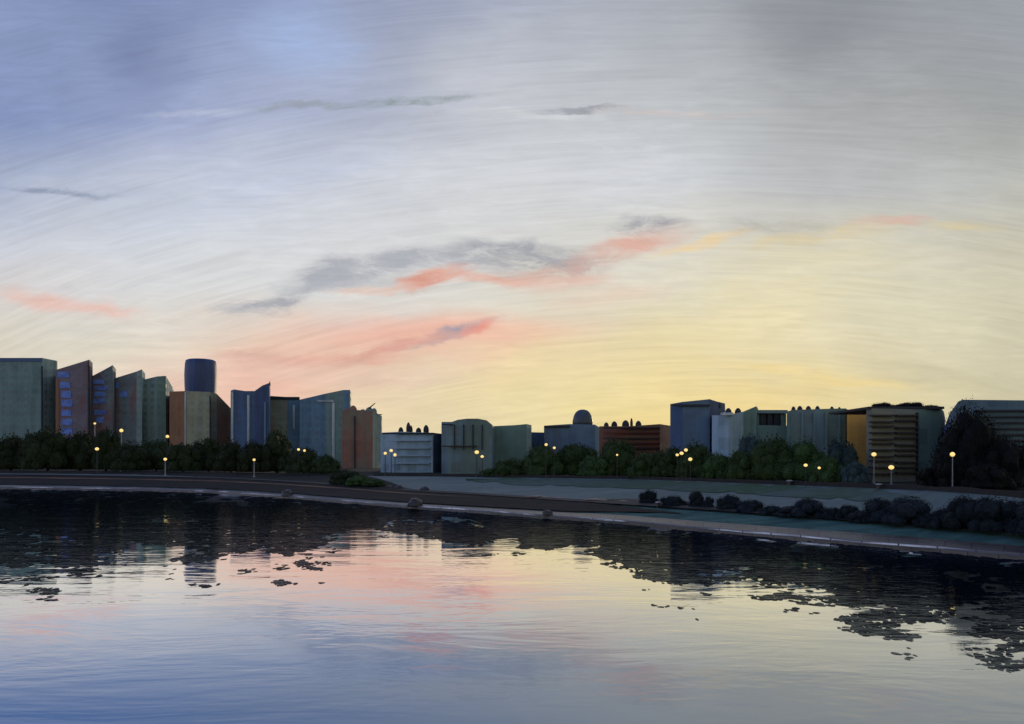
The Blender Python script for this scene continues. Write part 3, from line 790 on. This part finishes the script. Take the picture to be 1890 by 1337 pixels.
for k, (px, ty, hw, dd, lb) in enumerate([(636,866,30,118,'small dark bush at the lower end of the left tree line'),(662,877,26,114,'low green bush on the bank below the brick tower'),(688,884,22,112,'smallest green bush at the right tip of the left bank')]):
    y_, z_ = interp(LE, px)
    plant('bush', lb, px, ty, hw, dd, M['leaf_dark'] if k == 0 else M['leaf_green'], CR, 'bush', 'bushes where the left bank tapers', k, trunk=False, zb=1.4, lift=0)
# understory hedge, left
V = []
GT = [
 (912,864,30,-2,'g','low green bush at the left tip of the middle tree group'),
 (946,846,32,0,'g','green sloping tree left of the two lamps in the middle group'),
 (1000,821,44,6,'g','green domed tree carrying two lit lamps in front'),
 (1062,817,44,16,'g','green tree below the domed building'),
 (1098,840,34,2,'g','low green tree right of the domed building'),
 (1142,809,42,10,'g','tall green domed tree in front of the red-brown banded building'),
 (1192,834,36,4,'g','low green tree at the right of the red-brown banded building'),
 (1236,824,38,10,'g','green tree under the left edge of the navy office tower'),
 (1284,818,40,14,'g','green tree behind the cluster of four lamps'),
 (1326,836,34,4,'g','low green tree right of the lamp cluster'),
 (1386,801,26,20,'b','blue-green round tree below the slanted teal roof'),
 (1372,830,40,6,'g','green tree in front of the blue-green round one'),
 (1428,806,46,10,'g','large green tree below the rooftop colonnade'),
 (1482,812,46,14,'g','large green tree left of two small lit lamps'),
 (1526,842,34,2,'g','low green tree right behind two small lit lamps'),
 (1552,809,40,16,'b','tall blue-green rounded tree before the ochre building'),
 (1578,850,26,4,'b','short blue-green tree at the foot of the ochre building'),
]
for k, (px, ty, hw, ex, c_, lb) in enumerate(GT):
    D = F_(px)[1] + 2 + max(0, ex) * .5
    plant('tree', lb, px, ty, hw, D, M['leaf_green'] if c_ == 'g' else M['leaf_blue'], CR, group='green trees along the far side of the road', k=k + 1)
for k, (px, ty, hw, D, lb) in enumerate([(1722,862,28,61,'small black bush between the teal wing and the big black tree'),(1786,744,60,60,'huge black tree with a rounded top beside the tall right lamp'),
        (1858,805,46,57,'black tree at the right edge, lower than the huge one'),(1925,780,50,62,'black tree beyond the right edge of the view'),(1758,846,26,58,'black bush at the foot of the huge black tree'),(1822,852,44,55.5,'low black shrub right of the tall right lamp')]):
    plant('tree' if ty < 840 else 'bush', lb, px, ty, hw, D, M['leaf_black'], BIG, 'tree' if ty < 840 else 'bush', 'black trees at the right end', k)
HB = [ # px, top, hw, fraction of road, label
 (1197,905,16,.10,'small dark tuft at the left end of the hedge row'),
 (1286,906,15,.08,'pointed dark shrub left of the first rounded bushes'),
 (1308,915,9,.07,'tiny dark shrub right of the pointed one'),
 (1345,913,20,.07,'dark rounded shrub, first of two joined low ones'),
 (1384,922,24,.05,'low flat dark shrub sloping down to the right'),
 (1425,932,20,.04,'very low dark shrub between the flat one and the next dome'),
 (1494,920,33,.06,'dark domed bush below the two small lamps'),
 (1535,936,18,.04,'very low dark bush right of the domed one'),
 (1565,930,19,.06,'small round dark bush left of the widest one'),
 (1625,920,36,.07,'left half of the widest dark bush on the bank'),
 (1674,917,42,.07,'broad dark bush, highest in the middle of the hedge row'),
 (1716,944,24,.04,'low dark bush filling the gap before the right end pair'),
 (1782,916,38,.06,'upright dark bush near the right end of the hedge row'),
 (1835,916,44,.07,'last dark bush at the right edge of the road'),
 (1242,914,22,.05,'low dark shrub between the tuft and the pointed shrub'),
 (1458,934,26,.04,'low dark filler bush just left of the domed one'),
 (1594,942,24,.03,'low dark bush in front between the round and the widest bush'),
 (1742,936,26,.04,'low dark bush just left of the upright one'),
 (1915,922,50,.07,'dark bush beyond the right edge of the view'),
]
for k, (px, ty, hw, fr_, lb) in enumerate(HB):
    g = lerp(E_(px), F_(px), fr_)
    hw *= 1.22
    plant('bush', lb, px, ty, hw, g[1], M['leaf_hedge'], BU, 'bush', 'dark hedge bushes on the bank', k, trunk=False, zb=g[2] - .05, lift=0, sqy=.9)

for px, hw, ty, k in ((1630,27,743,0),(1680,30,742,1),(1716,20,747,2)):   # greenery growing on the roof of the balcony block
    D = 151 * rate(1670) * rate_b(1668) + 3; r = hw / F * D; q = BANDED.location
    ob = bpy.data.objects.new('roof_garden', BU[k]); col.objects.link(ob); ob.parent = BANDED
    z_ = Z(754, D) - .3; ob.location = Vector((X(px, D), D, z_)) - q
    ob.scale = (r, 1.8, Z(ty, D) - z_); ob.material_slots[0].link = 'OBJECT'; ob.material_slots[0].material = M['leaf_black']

# ------------------------------------------------------------------ lamps
def lamp_mesh():
    g = MB().lathe(0, 0, [(.12,-.98),(.62,-.80),(.93,-.35),(1.0,0),(.93,.37),(.66,.76),(.3,.96),(.05,1.02)], 14)
    me = bpy.data.meshes.new('globe'); me.from_pydata(g.v, [], g.f); me.materials.append(M['glow']); me.update()
    for p_ in me.polygons: p_.use_smooth = True
    c = MB().lathe(0, 0, [(.35,0),(.42,.1),(.2,.3),(.06,.42)], 10)
    mc = bpy.data.meshes.new('cap'); mc.from_pydata(c.v, [], c.f); mc.materials.append(M['pole_dark']); mc.update()
    p_ = MB().lathe(0, 0, [(2.2,0),(2.2,.03),(1.2,.06),(1.0,.2),(.8,1.0)], 8)
    mp = bpy.data.meshes.new('pole'); mp.from_pydata(p_.v, [], p_.f); mp.materials.append(M['pole_pale']); mp.update()
    return me, mc, mp
LG, LCp, LP = lamp_mesh()
def lamp(px, py, D, label, r_px=4.5, pale=False, z0=None, ybase=None, dx=0):
    if ybase is not None:
        zz = interp(LF, px)[1] + .1
        D = depth(ybase, zz)
    else: D = D * rate(px)
    z0 = gz(px) if z0 is None else z0
    root = empty('street_lamp', (X(px + dx, D), D, z0)); tag(root, label, 'street lamp', 'lit globe lamps along the bank')
    zt = Z(py, D) - z0; r = r_px / F * D
    a = bpy.data.objects.new('globe', LG); c = bpy.data.objects.new('cap', LCp); p_ = bpy.data.objects.new('pole', LP)
    for q in (a, c, p_): col.objects.link(q); q.parent = root
    a.location = (0, 0, zt); a.scale = (r * random.uniform(.9, 1.2), r, r * random.uniform(.8, 1.0))
    c.location = (0, 0, zt + r * .95); c.scale = (r * .6, r * .6, r * .6)
    pr = (1.1 if pale else .7) / F * D
    p_.scale = (pr, pr, zt - r * .85)
    p_.material_slots[0].link = 'OBJECT'; p_.material_slots[0].material = M['pole_pale'] if pale else M['pole_dark']
LL = [
 (175,782,300,3.4,1,None,'small lamp high in front of the rust red tower, top left'),
 (224,795,262,4.6,1,None,'lamp on a pale pole rising between tree crowns, below the purple tower'),
 (179,829,232,4.2,0,None,'lamp glowing low among dark trees below the maroon tower'),
 (309,806,262,4.0,0,None,'lamp glowing just left of the brown block front'),
 (305,848,None,4.0,1,878,'lamp on a short pale pole low in front of the left trees'),
 (469,849,None,4.2,1,881,'lamp on a pale pole below the navy tower'),
 (551,830,212,3.9,0,None,'left of two close lamps below the brown-patched block'),
 (562,832,212,3.9,0,None,'right of two close lamps below the brown-patched block'),
 (711,837,188,4.0,0,None,'left lamp of a cluster of three before the pale blue-grey block'),
 (722,832,190,4.0,0,None,'topmost lamp of three before the pale blue-grey block'),
 (729,840,186,4.2,0,None,'lowest, rightmost lamp of three before the pale blue-grey block'),
 (880,835,182,4.6,0,None,'upper left lamp of two before the arched-roof block'),
 (890,843,180,4.4,0,None,'lower right lamp of two before the arched-roof block'),
 (1008,821,160,4.2,0,None,'left lamp of two over the green domed tree'),
 (1023,827,160,4.2,0,None,'right lamp of two over the green domed tree'),
 (1139,840,146,3.6,0,None,'single faint lamp in front of the tall green domed tree'),
 (1250,840,131,4.8,0,None,'leftmost lamp in the bright cluster of four'),
 (1258,837,133,4.6,0,None,'second lamp from the left in the bright cluster of four'),
 (1266,831,131,5.2,0,None,'topmost lamp in the bright cluster of four'),
 (1274,848,128,5.2,0,None,'lowest and rightmost lamp in the bright cluster of four'),
 (1487,859,101,5.0,0,None,'left small lamp of two in front of the large green tree'),
 (1512,864,99,4.4,0,None,'right, dimmer small lamp of two in front of the large green tree'),
 (1613,839,None,6.0,1,893,'lamp on a tall pale pole before the left of the balcony block'),
 (1645,863,None,6.0,1,894,'shorter lamp on a pale pole before the middle of the balcony block'),
 (1758,839,None,6.6,1,904,'tall lamp on a pale pole in front of the huge black tree'),
]
for px, py, D, r_, pale, yb, lb in LL:
    lamp(px, py, D, lb, r_ * random.uniform(.6, .8), bool(pale), ybase=yb)

# ------------------------------------------------------------------ stones, bollards and boats on the bank
def stone_mesh(seed):
    bm = bmesh.new(); bmesh.ops.create_icosphere(bm, subdivisions=3, radius=1)
    for v_ in bm.verts:
        n_ = v_.co.normalized(); k = 1 + .34 * noise.noise(n_ * 1.4 + Vector((seed, 0, 0))) + .12 * noise.noise(n_ * 4 + Vector((0, seed, 0)))
        v_.co = n_ * k; v_.co.z = max(-.35, v_.co.z * .8)
    me = bpy.data.meshes.new('boulder'); bm.to_mesh(me); bm.free(); me.materials.append(M['rock'])
    for p_ in me.polygons: p_.use_smooth = True
    return me
ST = [stone_mesh(s) for s in (3, 8, 15)]
for k, (px, py, hw, line, lb) in enumerate([
    (530,916,11,'A','dark wet boulder on the quay edge, left of the other two large ones'),
    (766,933,14,'A','largest dark boulder on the quay edge below the pale grey block'),
    (1011,951,10,'A','dark boulder on the pale quay edge, the rightmost of the three'),
    (718,899,6,'E','small dark stone on the road edge right of the last bush'),
    (738,898,8,'E','small arched dark stone, second of three on the road edge'),
    (784,901,9,'E','flat bluish stone, third of three on the road edge')]):
    if line == 'A': g = lerp(lipback(px), A_(px, .2), .4); z_ = .22
    else: g = lerp(E_(px), F_(px), .04); z_ = g[2]
    ob = bpy.data.objects.new('boulder', ST[k % 3]); col.objects.link(ob)
    r = hw / F * g[1]; ob.location = (g[0], g[1], z_ + r * .25); ob.scale = (r, r * .9, r * .95); ob.rotation_euler.z = k
    tag(ob, lb, 'boulder', 'boulders along the bank')
for k, (px, fr_, lb) in enumerate([(1215,0,'squat black bollard on the grass edge below the small dark tuft'),(1457,1,'squat black bollard on the low wall line below the two small lamps'),(1622,1,'squat black bollard on the low wall line below the tall pale lamp pole')]):
    g = E_(px) if fr_ == 0 else F_(px)
    r = 6 / F * g[1]; z_ = g[2] + (.1 if fr_ == 0 else 0)
    if fr_: g = (g[0] * (1 - .6 / g[1]), g[1] - .6, g[2])
    root = empty('bollard', (g[0], g[1], z_)); tag(root, lb, 'bollard', 'squat bollards along the bank')
    MB().lathe(0, 0, [(r*.75,-.1),(r*.6,r*.3),(r*.55,r*1.1)], 12).build('post', M['rock'], root)
    MB().lathe(0, 0, [(r*.5,r*1.1),(r*1.0,r*1.15),(r*1.02,r*1.4),(r*.6,r*1.55)], 12).build('cap', M['pole_pale'], root)
for k, (px, hw, fr_, lb) in enumerate([(992,24,.03,'long flat dark red-brown rock at the left end of the flat rocks'),(1030,17,.04,'short flat dark rock right beside the leftmost long one'),
        (1098,26,.05,'longest flat dark rock, nearest the small dark tuft'),(1148,16,.07,'small flat dark rock just left of the small dark tuft')]):
    g = lerp(E_(px), F_(px), fr_); r = hw / F * g[1]
    ob = bpy.data.objects.new('flat_rock', ST[k % 3]); col.objects.link(ob)
    ob.location = (g[0], g[1], g[2] + .05); ob.scale = (r, r * .5, r * .24); ob.rotation_euler.z = .15 * k
    ob.material_slots[0].link = 'OBJECT'; ob.material_slots[0].material = M['hull']
    tag(ob, lb, 'rock', 'flat rocks on the bank')

# ------------------------------------------------------------------ flat dark pads painting the bank's reflection onto the water
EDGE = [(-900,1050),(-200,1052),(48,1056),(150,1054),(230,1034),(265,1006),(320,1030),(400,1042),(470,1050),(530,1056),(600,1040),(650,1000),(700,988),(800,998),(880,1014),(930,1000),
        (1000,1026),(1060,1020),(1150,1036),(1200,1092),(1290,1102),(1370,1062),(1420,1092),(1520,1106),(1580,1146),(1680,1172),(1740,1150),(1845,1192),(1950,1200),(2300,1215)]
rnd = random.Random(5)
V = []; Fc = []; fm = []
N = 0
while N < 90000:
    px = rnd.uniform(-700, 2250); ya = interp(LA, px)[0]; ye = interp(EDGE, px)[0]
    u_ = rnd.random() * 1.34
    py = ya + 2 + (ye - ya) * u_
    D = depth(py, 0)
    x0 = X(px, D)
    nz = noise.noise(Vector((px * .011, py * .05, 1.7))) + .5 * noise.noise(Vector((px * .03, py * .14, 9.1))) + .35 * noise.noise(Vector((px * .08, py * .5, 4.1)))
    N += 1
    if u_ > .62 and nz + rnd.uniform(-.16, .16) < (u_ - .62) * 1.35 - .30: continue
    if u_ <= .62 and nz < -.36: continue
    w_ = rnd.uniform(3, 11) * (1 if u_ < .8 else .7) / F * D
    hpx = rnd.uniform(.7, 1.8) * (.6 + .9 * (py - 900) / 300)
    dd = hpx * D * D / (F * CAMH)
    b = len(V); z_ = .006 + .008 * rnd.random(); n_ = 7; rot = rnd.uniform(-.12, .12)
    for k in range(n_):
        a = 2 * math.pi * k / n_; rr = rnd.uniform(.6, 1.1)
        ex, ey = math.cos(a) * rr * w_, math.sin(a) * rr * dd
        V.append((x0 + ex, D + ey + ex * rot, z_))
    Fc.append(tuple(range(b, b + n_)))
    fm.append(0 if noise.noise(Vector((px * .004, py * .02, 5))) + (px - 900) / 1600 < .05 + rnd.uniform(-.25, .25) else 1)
def mat_reflection_pad(name, c1, c2):
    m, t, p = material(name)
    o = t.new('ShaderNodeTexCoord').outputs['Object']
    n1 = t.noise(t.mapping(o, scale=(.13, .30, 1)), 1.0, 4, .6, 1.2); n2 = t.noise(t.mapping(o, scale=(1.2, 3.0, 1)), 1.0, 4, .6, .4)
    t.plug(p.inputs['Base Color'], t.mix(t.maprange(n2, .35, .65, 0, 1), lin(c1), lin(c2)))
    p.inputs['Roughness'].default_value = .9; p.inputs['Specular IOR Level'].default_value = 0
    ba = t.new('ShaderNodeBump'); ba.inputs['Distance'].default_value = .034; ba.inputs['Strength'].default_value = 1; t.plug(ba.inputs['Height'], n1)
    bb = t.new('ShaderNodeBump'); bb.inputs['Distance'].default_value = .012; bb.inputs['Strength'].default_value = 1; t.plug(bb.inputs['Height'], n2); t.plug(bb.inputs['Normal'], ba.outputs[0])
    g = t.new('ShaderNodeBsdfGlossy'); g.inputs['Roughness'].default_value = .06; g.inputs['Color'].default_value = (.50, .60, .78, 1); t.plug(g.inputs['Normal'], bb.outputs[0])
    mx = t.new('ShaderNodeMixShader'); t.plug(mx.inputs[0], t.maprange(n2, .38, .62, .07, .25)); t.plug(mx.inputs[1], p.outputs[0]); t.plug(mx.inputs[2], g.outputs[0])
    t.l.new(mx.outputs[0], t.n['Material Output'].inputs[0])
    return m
wg = mat_reflection_pad('reflection_green', (18,26,20), (10,14,16))
wb = mat_reflection_pad('reflection_navy', (12,17,28), (8,11,18))
tag(meshobj('reflection_pads', V, Fc, [wg, wb], loc=(0, 80, 0), fm=fm), 'dark ragged flat pads painted as the reflection on the water along the whole bank', 'water weed', kind='stuff')  # not weed: the pads only paint the bank's reflection
